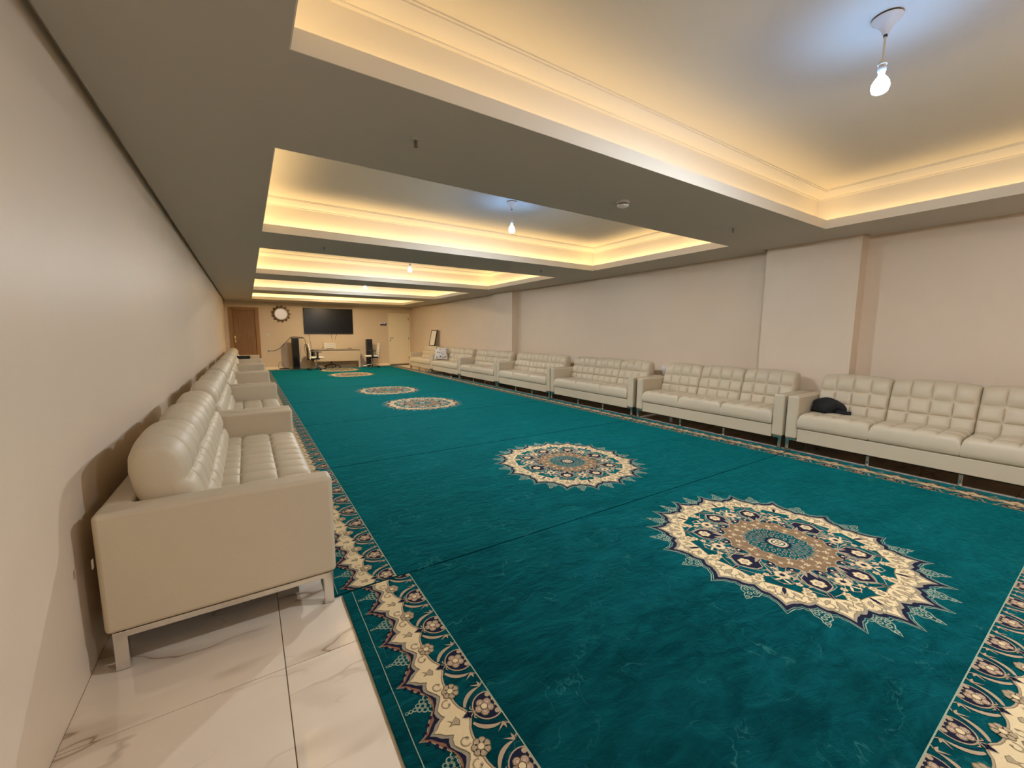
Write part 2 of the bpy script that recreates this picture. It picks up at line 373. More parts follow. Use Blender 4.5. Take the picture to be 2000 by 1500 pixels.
# ---------------------------------------------------------------- carpets
class Art:
    """flat motifs woven into the pile: polygons in a few stacked, sub-millimetre layers"""
    def __init__(s): s.polys = []
    def fill(s, pts, col, z): s.polys.append((pts, col, z))
    def stroke(s, pts, wd, col, z, closed=False):
        n = len(pts); L = []; Rr = []
        for i in range(n):
            a = pts[(i-1) % n] if (closed or i) else pts[i]; b = pts[(i+1) % n] if (closed or i < n-1) else pts[i]
            dx, dy = b[0]-a[0], b[1]-a[1]; l = math.hypot(dx, dy) or 1; nx, ny = -dy/l*wd/2, dx/l*wd/2
            L.append((pts[i][0]+nx, pts[i][1]+ny)); Rr.append((pts[i][0]-nx, pts[i][1]-ny))
        for i in range(n if closed else n-1):
            j = (i+1) % n; s.polys.append(([L[i], L[j], Rr[j], Rr[i]], col, z))
    def circle(s, cx, cy, r, col, z, n=14, ry=None, rot=0):
        ry = ry or r
        s.fill([(cx+r*cos(2*PI*i/n)*cos(rot)-ry*sin(2*PI*i/n)*sin(rot), cy+r*cos(2*PI*i/n)*sin(rot)+ry*sin(2*PI*i/n)*cos(rot)) for i in range(n)], col, z)
    def ring(s, cx, cy, r, wd, col, z, n=16, a0=0, a1=2*PI):
        full = abs(a1-a0-2*PI) < 1e-6; k = n if full else n+1
        s.stroke([(cx+r*cos(a0+(a1-a0)*i/n), cy+r*sin(a0+(a1-a0)*i/n)) for i in range(k)], wd, col, z, full)
    def flower(s, cx, cy, r, petals, colp, colo, colc, z, rot=0, n=8):
        for i in range(petals):
            a = rot+2*PI*i/petals; s.circle(cx+r*.58*cos(a), cy+r*.58*sin(a), r*.44, colo, z, n)
        for i in range(petals):
            a = rot+2*PI*i/petals; s.circle(cx+r*.58*cos(a), cy+r*.58*sin(a), r*.33, colp, z+1, n)
        s.circle(cx, cy, r*.42, colo, z+2, 10); s.circle(cx, cy, r*.31, colc, z+3, 10)
    def leaf(s, x0, y0, x1, y1, wd, col, z, colo=None, k=.45):
        dx, dy = x1-x0, y1-y0; l = math.hypot(dx, dy); ux, uy = dx/l, dy/l
        def sh(f, w_): return [(x0+ux*l*t-uy*q*w_, y0+uy*l*t+ux*q*w_) for t, q in f]
        f = [(0, 0), (.18, .55), (k, 1), (.75, .6), (1, 0), (.75, -.6), (k, -1), (.18, -.55)]
        if colo: s.fill(sh(f, wd/2), colo, z); z += 1; f = [(.5+(t-.5)*.82, q) for t, q in f]; s.fill(sh(f, wd/2*.66), col, z)
        else: s.fill(sh(f, wd/2), col, z)
    def mesh(s, name, f, base, dz=.0005):
        V, F, Mi = [], [], []; used = sorted({c for _, c, _ in s.polys}, key=YN.index)
        for pts, col, z in s.polys:
            q = [f(*p) for p in pts]
            ar = sum(q[i][0]*q[(i+1) % len(q)][1]-q[(i+1) % len(q)][0]*q[i][1] for i in range(len(q)))
            if abs(ar) < 1e-9: continue
            if ar < 0: q.reverse()
            k = len(V); V += [(x, y, base+z*dz) for x, y in q]; F.append(tuple(range(k, k+len(q)))); Mi.append(used.index(col))
        me = bpy.data.meshes.new(name); me.from_pydata(V, [], F); me.polygons.foreach_set('material_index', Mi)
        for c in used: me.materials.append(YARN[c])
        me.update(); return me

UL = .245
def border_unit():
    """one repeat: v along the border, d outwards from the inner line"""
    A = Art(); h = UL/2
    def prof(pts): return [(-v, d) for v, d in reversed(pts) if v > 0] + pts
    O = prof([(0, .291), (.010, .268), (.024, .253), (.042, .243), (.055, .236), (.068, .224), (.085, .212), (.103, .206), (h, .203)])
    N = prof([(0, .272), (.012, .250), (.028, .238), (.042, .224), (.05, .216), (.066, .216), (.085, .204), (.103, .196), (h, .192)])
    G = prof([(0, .252), (.012, .235), (.028, .222), (.040, .200), (.052, .206), (.07, .208), (.09, .197), (.105, .186), (h, .178)])
    K = prof([(0, .238), (.012, .219), (.026, .206), (.038, .182), (.052, .192), (.072, .195), (.092, .183), (.106, .172), (h, .164)])
    inner = [(h, .128), (.098, .134), (.07, .132), (.045, .126), (.025, .114), (0, .105), (-.025, .114), (-.045, .126), (-.07, .132), (-.098, .134), (-h, .128)]
    for P_, c, z in ((O, 'tan', 1), ([(v, d-.0045) for v, d in O], 'red', 2), (N, 'navy', 3), (G, 'grey', 4), (K, 'cream', 5)):
        A.fill(P_+inner, c, z)
    A.stroke(K, .0028, 'olive', 6); A.stroke([(v, d-.003) for v, d in inner], .006, 'tan', 6); A.stroke([(v, d+.001) for v, d in inner], .0018, 'olive', 7)
    for sgn in (-1, 1):      # navy nicks, scrolls
        for q in range(3): A.circle(sgn*(.020+.022*q), .262-.018*q, .0075, 'navy', 4, 8)
        pts = []
        for i in range(15):
            a = -PI*.2+i/14*PI*1.55; r = .019-.008*i/14; pts.append((sgn*(.078+r*cos(a)), .158+r*sin(a)))
        A.stroke(pts, .0055, 'olive', 6); A.stroke(pts, .0032, 'tan', 7)
        A.circle(pts[-1][0], pts[-1][1], .006, 'tan', 7, 8)
    A.fill([(-.019, .150), (0, .141), (.019, .150), (.008, .166), (.020, .184), (.004, .172), (-.006, .186), (-.007, .168)], 'olive', 6)
    A.fill([(-.015, .151), (0, .144), (.015, .151), (.006, .165), (.012, .176), (.002, .168), (-.005, .179), (-.005, .166)], 'tan', 7)
    # palmette half-disc at the inner line
    def arc(cx, cy, r, a0, a1, n=18): return [(cx+r*sin(a0+(a1-a0)*i/n), cy+r*cos(a0+(a1-a0)*i/n)) for i in range(n+1)]
    cd, cr = .030, .058
    am = PI-math.acos((cd-.002)/cr)
    A.fill(arc(0, cd, cr, -am, am), 'tan', 3); A.fill(arc(0, cd, cr-.005, -am+.03, am-.03), 'navy', 4)
    A.flower(0, .045, .036, 5, 'rose', 'olive', 'cream', 5, rot=PI/2)
    for i in range(5):
        a = PI/2+2*PI*i/5; A.ring(.020*cos(a), .045+.020*sin(a), .008, .0022, 'olive', 7, 8)
    for sx in (-1, 1): A.circle(sx*.038, .012, .010, 'tan', 5, 8); A.circle(sx*.012, .006, .005, 'tan', 5, 8)
    A.leaf(0, .086, 0, .134, .030, 'navy', 6, 'tan'); A.stroke([(-.016, .092), (0, .083), (.016, .092)], .004, 'tan', 8)
    for sx in (-1, 1):
        A.stroke([(sx*.006, .086), (sx*.02, .094), (sx*.026, .088)], .004, 'tan', 6)
        a0, a1 = .42, 1.75; n = 12; o, i_ = [], []
        for k in range(n+1):
            t = k/n; a = a0+(a1-a0)*t; wd = .0075*sin(PI*min(1, .12+t*.95))**.6
            o.append((sx*(.084+wd)*sin(a), cd+(.084+wd)*cos(a))); i_.append((sx*(.084-wd)*sin(a), cd+(.084-wd)*cos(a)))
        A.fill(o+i_[::-1], 'tan', 3)
        A.fill([(sx*.084, .020), (sx*.108, .050), (sx*.096, .022), (sx*.112, .018), (sx*.088, .008)], 'tan', 3)
        A.stroke([(sx*.088, .014), (sx*.100, .002)], .004, 'tan', 3)
        A.ring(0, cd, .070, .0022, 'navy', 2, 10, PI/2-sx*.3, PI/2-sx*1.5)
    # flower and grapes in the valley
    A.flower(h, .124, .034, 7, 'tan', 'olive', 'cream', 7, rot=.3)
    g = [(-.027, .211), (-.009, .213), (.009, .213), (.027, .211), (-.019, .229), (0, .231), (.019, .229), (-.010, .246), (.010, .246), (0, .260), (0, .275), (0, .289)]
    for i, (gx, gy) in enumerate(g):
        r = .0115 if i < 7 else (.0100 if i < 9 else .0115-.0012*(i-7)); A.circle(h+gx, gy, r, 'mint', 1, 9); A.circle(h+gx, gy, r*.58, 'teal', 2, 8)
    A.stroke([(-h, 0), (h, 0)], .0045, 'mint', 2); A.stroke([(-h, .304), (-h/2, .3035), (0, .3045), (h, .304)], .0032, 'mint', 2)
    return A
BU = border_unit()
def border_mesh(name, f, a, b, phase, base):
    """repeat the unit between a and b; each whole or partial unit clipped by centre"""
    big = Art(); n0 = math.ceil((a-phase)/UL-.5); n1 = math.floor((b-phase)/UL+.5)
    for k in range(n0, n1+1):
        c = phase+k*UL
        for pts, col, z in BU.polys:
            q = [(min(max(c+v, a), b), d) for v, d in pts]
            if max(p[0] for p in q)-min(p[0] for p in q) < 1e-5: continue
            big.polys.append((q, col, z))
    return big.mesh(name, f, base)

def medallion_art():
    A = Art()
    def W(r, th): # squarish ellipse, unit r = cusp
        s = sin(th); return (.672*r*cos(th), .712*r*(1.19*s-.19*s**3))
    T = 2*PI/16
    base = [(0, 1.0), (.06, .965), (.12, .940), (.19, .925), (.24, .905), (.29, .912), (.36, .912), (.43, .893), (.5, .870)]
    def outline(k, sharp=0):
        pts = []
        for i in range(16):
            for t, r in base[:-1]: pts.append(W(r*k+sharp*max(0, 1-t/.12), (i+t)*T))
            for t, r in base[:0:-1]: pts.append(W(r*k+sharp*max(0, 1-t/.12), (i+1-t)*T))
        return pts
    A.stroke(outline(1.085, .030), .0045, 'mint', 1, True)
    A.stroke(outline(1.062, .020), .0030, 'mint', 1, True)
    A.fill(outline(1.052, .018), 'navy', 2); A.fill(outline(1.016), 'grey', 3); A.fill(outline(.985), 'cream', 4)
    A.stroke(outline(.985), .0035, 'olive', 5, True)
    def P(r, t): return W(r, t*T)
    def wf(r, t, rr, petals, cp, co, cc, z, rot=0):
        x, y = P(r, t); A.flower(x, y, rr, petals, cp, co, cc, z, rot)
    for i in range(16):
        # sprays between the cusps
        pts = [(-.16, .955), (-.13, 1.03), (-.05, 1.055), (-.05, 1.085), (0, 1.125), (.05, 1.085), (.05, 1.06), (.13, 1.03), (.16, .955)]
        A.stroke([P(r, i+.5+t) for t, r in pts], .0055, 'mint', 1)
        for dt, r, q in ((-.07, 1.0, .013), (.07, 1.0, .013), (0, 1.035, .014), (0, 1.085, .010), (-.1, .965, .010), (.1, .965, .010), (0, .965, .012)):
            x, y = P(r, i+.5+dt); A.circle(x, y, q, 'mint', 2, 9); A.circle(x, y, q*.55, 'teal', 3, 8)
        # cream band ornament
        a = (i+.5)*T; x0, y0 = P(.85, i+.5)
        for s_ in (-1, 1):
            pp = []
            for k in range(12):
                aa = k/11*PI*1.6; rr = .026-.012*k/11; cx, cy = P(.865, i+.5+s_*.27); pp.append((cx+rr*cos(a+s_*aa), cy+rr*sin(a+s_*aa)))
            A.stroke(pp, .0065, 'olive', 6)
        x1, y1 = P(.80, i); x2, y2 = P(.93, i); A.leaf(x1, y1, x2, y2, .035, 'tan', 6, 'olive')
        for s_ in (-1, 1):
            pp = [P(.875+.055*sin(PI*k/8), i+s_*(.06+.30*k/8)) for k in range(9)]; A.stroke(pp, .0042, 'olive', 6)
            pp = [P(.80+.05*sin(PI*k/8), i+s_*(.12+.26*k/8)) for k in range(9)]; A.stroke(pp, .0042, 'olive', 6)
            x1, y1 = P(.80, i+s_*.16); x2, y2 = P(.865, i+s_*.30); A.leaf(x1, y1, x2, y2, .026, 'tan', 6, 'olive')
            x1, y1 = P(.90, i+s_*.02); x2, y2 = P(.885, i+s_*.16); A.leaf(x1, y1, x2, y2, .016, 'grey', 7)
        wf(.835, i+.5, .024, 5, 'tan', 'olive', 'cream', 7, rot=i)
        if i % 2: x1, y1 = P(.76, i); x2, y2 = P(.87, i); A.leaf(x1, y1, x2, y2, .022, 'navy', 8)
    # teal field inside, scalloped
    fld = []
    for i in range(16):
        for k in range(8):
            t = k/8; fld.append(P(.77+.03*abs(sin(PI*t))-.012*abs(sin(2*PI*t)), i+t))
    A.fill(fld, 'teal', 8); A.stroke(fld, .0045, 'olive', 9, True)
    for i in range(16):
        wf(.775, i+.5, .036, 6, 'cream', 'olive', 'tan', 9, rot=i)
        wf(.725, i+.5, .024, 5, 'cream', 'olive', 'tan', 13, rot=i)
    # vines
    for i in range(16):
        s_ = 1 if i % 2 else -1
        pts = []
        for k in range(17):
            t = k/16; pts.append(P(.40+.32*t, i+.5*s_*sin(PI*t)*1.1))
        A.stroke(pts, .0045, 'tan', 9)
        pts = [P(.50+.10*sin(2*PI*k/16), i+.5+.38*cos(2*PI*k/16)) for k in range(16)]
        A.stroke(pts, .004, 'tan', 9, True)
        pts = [P(.66+.05*sin(PI*k/8)*s_, i-.3+.6*k/8) for k in range(9)]
        A.stroke(pts, .0038, 'tan', 10)
        for q in range(3):
            x1, y1 = P(.46+.09*q, i+.2*s_); x2, y2 = P(.50+.09*q, i+.42*s_); A.leaf(x1, y1, x2, y2, .015, 'tan', 10)
    for i in range(8):
        c = 2*i
        # navy palmettes
        pal = [(-.0, .40), (-.32, .46), (-.30, .50), (-.50, .56), (-.42, .63), (-.22, .665), (0, .70), (.22, .665), (.42, .63), (.50, .56), (.30, .50), (.32, .46)]
        pts = [P(r, c+t*.92) for t, r in pal]
        A.fill(pts, 'navy', 11); A.stroke(pts, .0065, 'tan', 12, True)
        pts2 = [P(r*1.0+.03*(r-.55), c+t*1.22) for t, r in pal[2:11]]; A.stroke(pts2, .004, 'mint', 12)
        wf(.60, c, .040, 6, 'cream', 'olive', 'rose', 13, rot=c*T)
        x1, y1 = P(.42, c-.12); x2, y2 = P(.53, c-.2); A.leaf(x1, y1, x2, y2, .022, 'grey', 13, 'tan')
        x1, y1 = P(.42, c+.12); x2, y2 = P(.53, c+.2); A.leaf(x1, y1, x2, y2, .022, 'grey', 13, 'tan')
        x1, y1 = P(.69, c); x2, y2 = P(.80, c); A.leaf(x1, y1, x2, y2, .022, 'navy', 13, 'tan')
        # cream flowers between
        wf(.585, c+1, .043, 7, 'cream', 'tan', 'navy', 12, rot=c*T+.4)
        x1, y1 = P(.64, c+1.0); x2, y2 = P(.70, c+.8); A.leaf(x1, y1, x2, y2, .014, 'cream', 12)
        x1, y1 = P(.64, c+1.0); x2, y2 = P(.70, c+1.2); A.leaf(x1, y1, x2, y2, .014, 'cream', 12)
        # navy blobs round the brown star
        for t, r in ((.62, .455), (1.38, .455), (1.0, .435)):
            x, y = P(r, c+t); A.circle(x, y, .030, 'navy', 11, 9, ry=.021, rot=c*T+t); A.circle(x, y, .008, 'cream', 13, 6)
        # extra scrolls and small blossoms filling the teal ground
        for s_ in (-1, 1):
            pp = []
            for k in range(14):
                aa = k/13*PI*1.7; rr = .034-.020*k/13; cx, cy = P(.50, c+1+s_*.36); pp.append((cx+rr*cos(aa*s_+c*T), cy+rr*sin(aa*s_+c*T)))
            A.stroke(pp, .005, 'tan', 11); A.circle(pp[-1][0], pp[-1][1], .008, 'cream', 12, 7)
            wf(.665, c+s_*.62, .019, 5, 'cream', 'olive', 'rose', 12, rot=s_)
            wf(.515, c+1+s_*.18, .016, 5, 'rose', 'olive', 'cream', 12, rot=s_)
            x1, y1 = P(.55, c+s_*.55); x2, y2 = P(.63, c+s_*.75); A.leaf(x1, y1, x2, y2, .016, 'tan', 12)
            pp = [P(.45+.30*k/10, c+s_*(.1+.75*sin(PI*k/10))) for k in range(11)]; A.stroke(pp, .0042, 'tan', 10)
    # brown star
    st = [P(.395+.05*abs(cos(PI*k/12))**.7+.012*cos(PI*k/3), k/12) for k in range(192)]
    A.fill(st, 'brown', 14); A.stroke(st, .005, 'tan', 15, True)
    for i in range(16):
        wf(.385, i, .016, 4, 'rose', 'olive', 'cream', 15, rot=i)
        wf(.345, i+.5, .019, 4, 'cream', 'olive', 'rose', 15, rot=i); x, y = P(.29, i+.5); A.flower(x, y, .013, 4, 'rose', 'olive', 'cream', 15, rot=i)
        pts = [P(.34+.045*sin(2*PI*k/10), i+.5+.3*cos(2*PI*k/10)) for k in range(10)]; A.stroke(pts, .0035, 'olive', 15, True)
        pts = [P(.31+.05*sin(2*PI*k/10), i+.5*cos(2*PI*k/10)) for k in range(10)]; A.stroke(pts, .003, 'tan', 15, True)
    cs = [P(.268+.018*cos(16*k*2*PI/96), k/6) for k in range(96)]
    A.fill(cs, 'teal', 19); A.stroke(cs, .004, 'tan', 20, True)
    for i in range(16):
        for r0, r1, off in ((.20, .275, 0), (.15, .225, .5), (.105, .17, 0)):
            x1, y1 = P(r0, i+off); x2, y2 = P(r1, i+off); wd = .024*(r0+r1)/.4
            A.leaf(x1, y1, x2, y2, wd+.004, 'tan', 20); A.leaf(x1+(x2-x1)*.1, y1+(y2-y1)*.1, x1+(x2-x1)*.9, y1+(y2-y1)*.9, wd-.003, 'teal', 21)
    for r, c_, z in ((.100, 'navy', 23), (.080, 'grey', 24), (.068, 'cream', 25), (.056, 'teal', 26)):
        A.fill([W(r, 2*PI*k/24) for k in range(24)], c_, z)
    for i in range(8): x, y = W(.033, i*PI/4); A.circle(x, y, .009, 'cream', 27, 7)
    A.circle(0, 0, .012, 'tan', 27, 8)
    return A
MED_MESH = medallion_art().mesh('medallion', lambda x, y: (x, y), .0004, dz=.00018)

CT = .012
seams = [2.122, 4.300, 6.530, 8.790, 10.93, 13.08, 15.20, 17.38]
strips = [(-.10, seams[0])] + list(zip(seams, seams[1:]))
meds = {0: (2.806, 1.158), 1: (2.775, 3.20), 3: (2.795, 7.53), 4: (2.765, 9.72), 6: (2.845, 14.13), 7: (2.837, 16.2)}
ordn = ['nearest', 'second', 'third', 'fourth', 'fifth', 'sixth', 'seventh', 'farthest']
for i, (y0, y1) in enumerate(strips):
    xin, xo = (.683, .333) if i == 0 else (.617, .268)
    xr = 4.935; xro = 5.285
    desc = {0: 'nearest teal carpet strip, with front border and the largest-looking medallion', 2: 'plain teal carpet strip without medallion, between second and fourth strips',
            5: 'plain teal carpet strip without medallion, far from the camera before the last two', 7: 'farthest teal carpet strip, partly under the desk and office chairs'}.get(
            i, ordn[i]+' teal carpet strip counted from the camera, with one round medallion')
    rug = thing('carpet_strip', desc, 'carpet', ((xo+xro)/2, (y0+y1)/2, 0), 0, 'teal carpet strips laid end to end down the hall')
    ox, oy = -(xo+xro)/2, -(y0+y1)/2
    bm = bmesh.new(); g = .0045
    add_box(bm, xo+ox, xro+ox, y0+oy+g, y1+oy-g, .0005, CT, bev=.0035, seg=2)
    if i == 0:      # the left end of this strip bulges a little where it meets the next one
        pass
    bm_obj('pile', bm, M['carpet'], rug)
    ya, yb = y0+g+.003, y1-g-.003
    la, lb = ya, yb
    if i == 0: la = ya+.35
    if i == 7: lb = yb-.35
    ph = 1.162 if i == 0 else 1.162+.03*i
    m1 = border_mesh('border', lambda v, d: (xin-d+ox, v+oy), la, lb, ph, CT+.0003); link('patterned_border', m1, None, rug)
    m2 = border_mesh('border', lambda v, d: (xr+d+ox, v+oy), la, lb, ph, CT+.0003); link('patterned_border', m2, None, rug)
    if i == 0:
        m3 = border_mesh('border', lambda v, d: (v+ox, y0+.35-d+oy), xin, xr, 2.444, CT+.0003); link('patterned_border', m3, None, rug)
    if i == 7:
        m3 = border_mesh('border', lambda v, d: (v+ox, y1-.35+d+oy), xin, xr, 2.444, CT+.0003); link('patterned_border', m3, None, rug)
    if i in meds:
        link('medallion', MED_MESH, None, rug, (meds[i][0]+ox, meds[i][1]+oy, CT))

# ---------------------------------------------------------------- sofas
def tuft_line(L, n, edge=True):
    out = []
    S_ = [0, .035, .10, .22, .38, .5, .62, .78, .90, .965]
    for i in range(n):
        for s in S_: out.append(((i+s)/n*L, s))
    out.append((L, 0.0))
    return out
def puff(s): return 1-abs(2*s-1)**5
def seat_cushion_mesh(Wd, Dd, T, nx=4, ny=3):
    X = tuft_line(Wd, nx); Y = tuft_line(Dd, ny); r = .045
    bm = bmesh.new(); grid = []
    for x, sx in X:
        row = []
        for y, sy in Y:
            z = T+(.020*(puff(sx)**.7)*(puff(sy)**.7) - .013)*min(1, .15+(Dd-y)/.10)
            ex, ey = min(x, Wd-x), min(y, Dd-y)
            for e in (ex, ey):
                if e < r: z -= (r-math.sqrt(max(0, r*r-(r-e)**2)))*.85
            z += .012*(sin(PI*x/Wd)*sin(PI*y/Dd))**.5 if 0 < x < Wd and 0 < y < Dd else 0
            row.append(bm.verts.new((x, y, z)))
        grid.append(row)
    for i in range(len(X)-1):
        for j in range(len(Y)-1): bm.faces.new((grid[i][j], grid[i+1][j], grid[i+1][j+1], grid[i][j+1]))
    loop = [grid[i][0] for i in range(len(X))]+[grid[-1][j] for j in range(1, len(Y))]+[grid[i][-1] for i in range(len(X)-2, -1, -1)]+[grid[0][j] for j in range(len(Y)-2, 0, -1)]
    prev = loop; cx, cy = Wd/2, Dd/2
    zt = T-.045
    for k, (zz, out) in enumerate(((zt*.8, .006), (zt*.45, .008), (zt*.15, .004), (0, -.012))):
        ring = []
        for v in loop:
            x, y = v.co.x, v.co.y
            x2 = x+(out if x > Wd-1e-4 else (-out if x < 1e-4 else 0))*.35; y2 = y+(out if y > Dd-1e-4 else (-out if y < 1e-4 else 0))
            ring.append(bm.verts.new((x2, y2, zz)))
        n = len(ring)
        for a in range(n): bm.faces.new((prev[a], ring[a], ring[(a+1) % n], prev[(a+1) % n]))
        prev = ring
    bm.faces.new(prev[::-1]); bmesh.ops.recalc_face_normals(bm, faces=bm.faces)
    return bm
BACK_CELLS = [[(.365, .445), (.350, .50), (.332, .57)], [(.332, .57), (.315, .64), (.292, .715)], [(.292, .715), (.280, .785), (.262, .842), (.222, .880), (.165, .886), (.108, .866)]]
def back_cushion_mesh(Wd, nx=4):
    prof = []        # (d, z, s)
    for ce in BACK_CELLS:
        seg = [math.dist(a, b) for a, b in zip(ce, ce[1:])]; L = sum(seg)
        m_ = 9
        for k in range(m_):
            t = [0, .04, .12, .26, .42, .58, .74, .88, .96][k]*L; acc = 0
            for (a, b), l in zip(zip(ce, ce[1:]), seg):
                if t <= acc+l+1e-9:
                    u = (t-acc)/l; prof.append((a[0]+(b[0]-a[0])*u, a[1]+(b[1]-a[1])*u, t/L, 1.0 if ce is not BACK_CELLS[2] else 1-min(1, max(0, (t/L-.40)/.35)))); break
                acc += l
    prof += [(d_, z_, None, 0) for d_, z_ in ((.108, .866), (.090, .83), (.086, .78), (.100, .70), (.122, .66), (.15, .55), (.19, .445))]
    # smooth the profile
    for _ in range(1):
        q = prof[:]
        for i in range(1, len(prof)-1):
            q[i] = ((prof[i-1][0]+2*prof[i][0]+prof[i+1][0])/4, (prof[i-1][1]+2*prof[i][1]+prof[i+1][1])/4, prof[i][2], prof[i][3])
        prof = q
    n = len(prof); nor = []
    for i in range(n):
        a, b = prof[max(i-1, 0)], prof[min(i+1, n-1)]; dx, dz = b[0]-a[0], b[1]-a[1]; l = math.hypot(dx, dz); nor.append((dz/l, -dx/l))
    cx, cz = .23, .66; bm = bmesh.new(); rows = []
    for x, sx in tuft_line(Wd, nx):
        e = min(x, Wd-x); inset = .016*(1-min(1, e/.022))**2; row = []; arch = .030*(max(0, sin(PI*x/Wd))**.55)-.016
        for (d, z, s, ft), (nd, nz) in zip(prof, nor):
            a = .027*(1-ft+ft*puff(sx)**.7)*(1-(1-puff(s)**.7)*(ft if s > .5 else 1))-.015 if s is not None else .004
            a += arch*max(0, min(1, (z-.62)/.2))
            d2, z2 = d+nd*(a-inset), z+nz*(a-inset)
            row.append(bm.verts.new((x, d2, z2)))
        rows.append(row)
    for a, b in zip(rows, rows[1:]):
        for i in range(n):
            j = (i+1) % n; bm.faces.new((a[i], b[i], b[j], a[j]))
    for row, x in ((rows[0], -.004), (rows[-1], Wd+.004)):
        c0 = bm.verts.new((x, sum(v.co.y for v in row)/n, sum(v.co.z for v in row)/n)); mid = [bm.verts.new((x, (v.co.y+c0.co.y)/2, (v.co.z+c0.co.z)/2)) for v in row]
        for i in range(n): bm.faces.new((row[i], row[(i+1) % n], mid[(i+1) % n], mid[i])); bm.faces.new((mid[i], mid[(i+1) % n], c0))
    bmesh.ops.recalc_face_normals(bm, faces=bm.faces)
    return bm
def make_sofa(Wd, D, label, group):
    t = thing('sofa', label, 'sofa', (0, 0, 0), 0, group); lm = M['leather']; A_ = .12; h = Wd/2
    for s in (-1, 1):
        x0, x1 = (s*h, s*(h-A_)) if s < 0 else (h-A_, h)
        bm = bmesh.new(); add_box(bm, min(x0, x1), max(x0, x1), 0, D, .165, .66, bev=.022, seg=4)
        bm_obj('armrest', bm, lm, t, smooth=True)
        xa = s*(h-A_/2)
        fr = box('base_rail', M['chrome'], (xa-.050, xa+.050, .045, D-.03, .137, .1645), t, bev=.004)
        for y0 in (.02, D-.06):
            bm = bmesh.new(); add_box(bm, xa+s*.015, xa+s*.050, y0, y0+.045, .001, .1645, bev=.004); bm_obj('leg', bm, M['chrome'], t, smooth=True)
    bx = bmesh.new(); add_box(bx, -h+A_+.001, h-A_-.001, 0, .105, .165, .655, bev=.018, seg=3); bm_obj('back_frame', bx, lm, t, smooth=True)
    box('seat_rail', lm, (-h+A_+.001, h-A_-.001, .106, D-.012, .137, .288), t, bev=.010, seg=3)
    box('shade_panel', M['blackcloth'], (-h+A_+.001, h-A_-.001, .02, D-.03, .128, .1365), t)  # black sheet added to deepen the shade on the floor under the sofa
    for x in (-.33, .33):
        for y in (D-.10, .15):
            bm = bmesh.new(); lathe(bm, [(.016, .137), (.016, .04), (.013, .035), (.019, .012), (.019, .001)], 12, (x, y)); bm_obj('leg', bm, M['chrome'], t, smooth=True)
    cw = (Wd-2*A_-.006)/3; g = .004
    sm = bpy.data.meshes.new('seat_cushion'); bm = seat_cushion_mesh(cw-g, D-.255+.002, .170); bm.to_mesh(sm); bm.free(); sm.materials.append(lm)
    km = bpy.data.meshes.new('back_cushion'); bm = back_cushion_mesh(cw-g); bm.to_mesh(km); bm.free(); km.materials.append(lm)
    for me in (sm, km):
        for p in me.polygons: p.use_smooth = True
        me.set_sharp_from_angle(angle=R(80))
    for k in range(3):
        x = -h+A_+.003+cw*k+g/2
        link('seat_cushion', sm, None, t, (x, .255, .289)); link('back_cushion', km, None, t, (x, 0, 0))
    return t
LW, LD, LXB = 2.205, .85, -.542
left = make_sofa(LW, LD, 'cream tufted leather sofa nearest the camera along the left wall, seen end-on', 'cream sofas along the left wall')
RW, RD, RXF = 2.162, .80, 5.225
right = make_sofa(RW, RD, 'nearest cream sofa on the right, with a black bundle on its seat', 'cream sofas along the right wall')
bm = bmesh.new(); add_box(bm, 0, .018, 0, .002, 0, .035)
index_kids()
LY = [2.09+2.245*i for i in range(6)]
llab = ['', 'second cream sofa from the camera in the left-hand row', 'third cream sofa from the camera in the left-hand row', 'fourth cream sofa from the camera in the left-hand row, tall cushions hiding those behind',
        'fifth cream sofa in the left-hand row, black bag on its far armrest', 'last cream sofa of the left-hand row, nearest the wooden door']
for i, y in enumerate(LY):
    loc = (LXB, y+LW/2, 0)
    if i == 0: left.location = loc; left.rotation_euler = (0, 0, -PI/2)
    else: dup(left, loc, -PI/2, llab[i])
bm_obj('care_tag', bm, M['beige_desk'], left, (LW/2+.0-.002, -.004, .46), (0, 0, 0))
rlab = ['', 'second cream sofa from the camera on the right, in front of the near pillar', 'third cream sofa from the camera on the right, midway between the pillars',
        'fourth cream sofa from the camera on the right, before the far pillar', 'fifth cream sofa on the right, in front of the far pillar', 'cream sofa on the right with a patterned cushion at its far arm',
        'farthest cream sofa on the right, beside the cream door, framed board on its back']
RY = [2.195, 4.385, 6.62, 8.81, 10.99, 13.165, 15.34]      # far ends
for i, y in enumerate(RY):
    loc = (RXF+RD, y-RW/2-.005, 0)
    if i == 0: right.location = loc; right.rotation_euler = (0, 0, PI/2)
    else: dup(right, loc, PI/2, rlab[i])

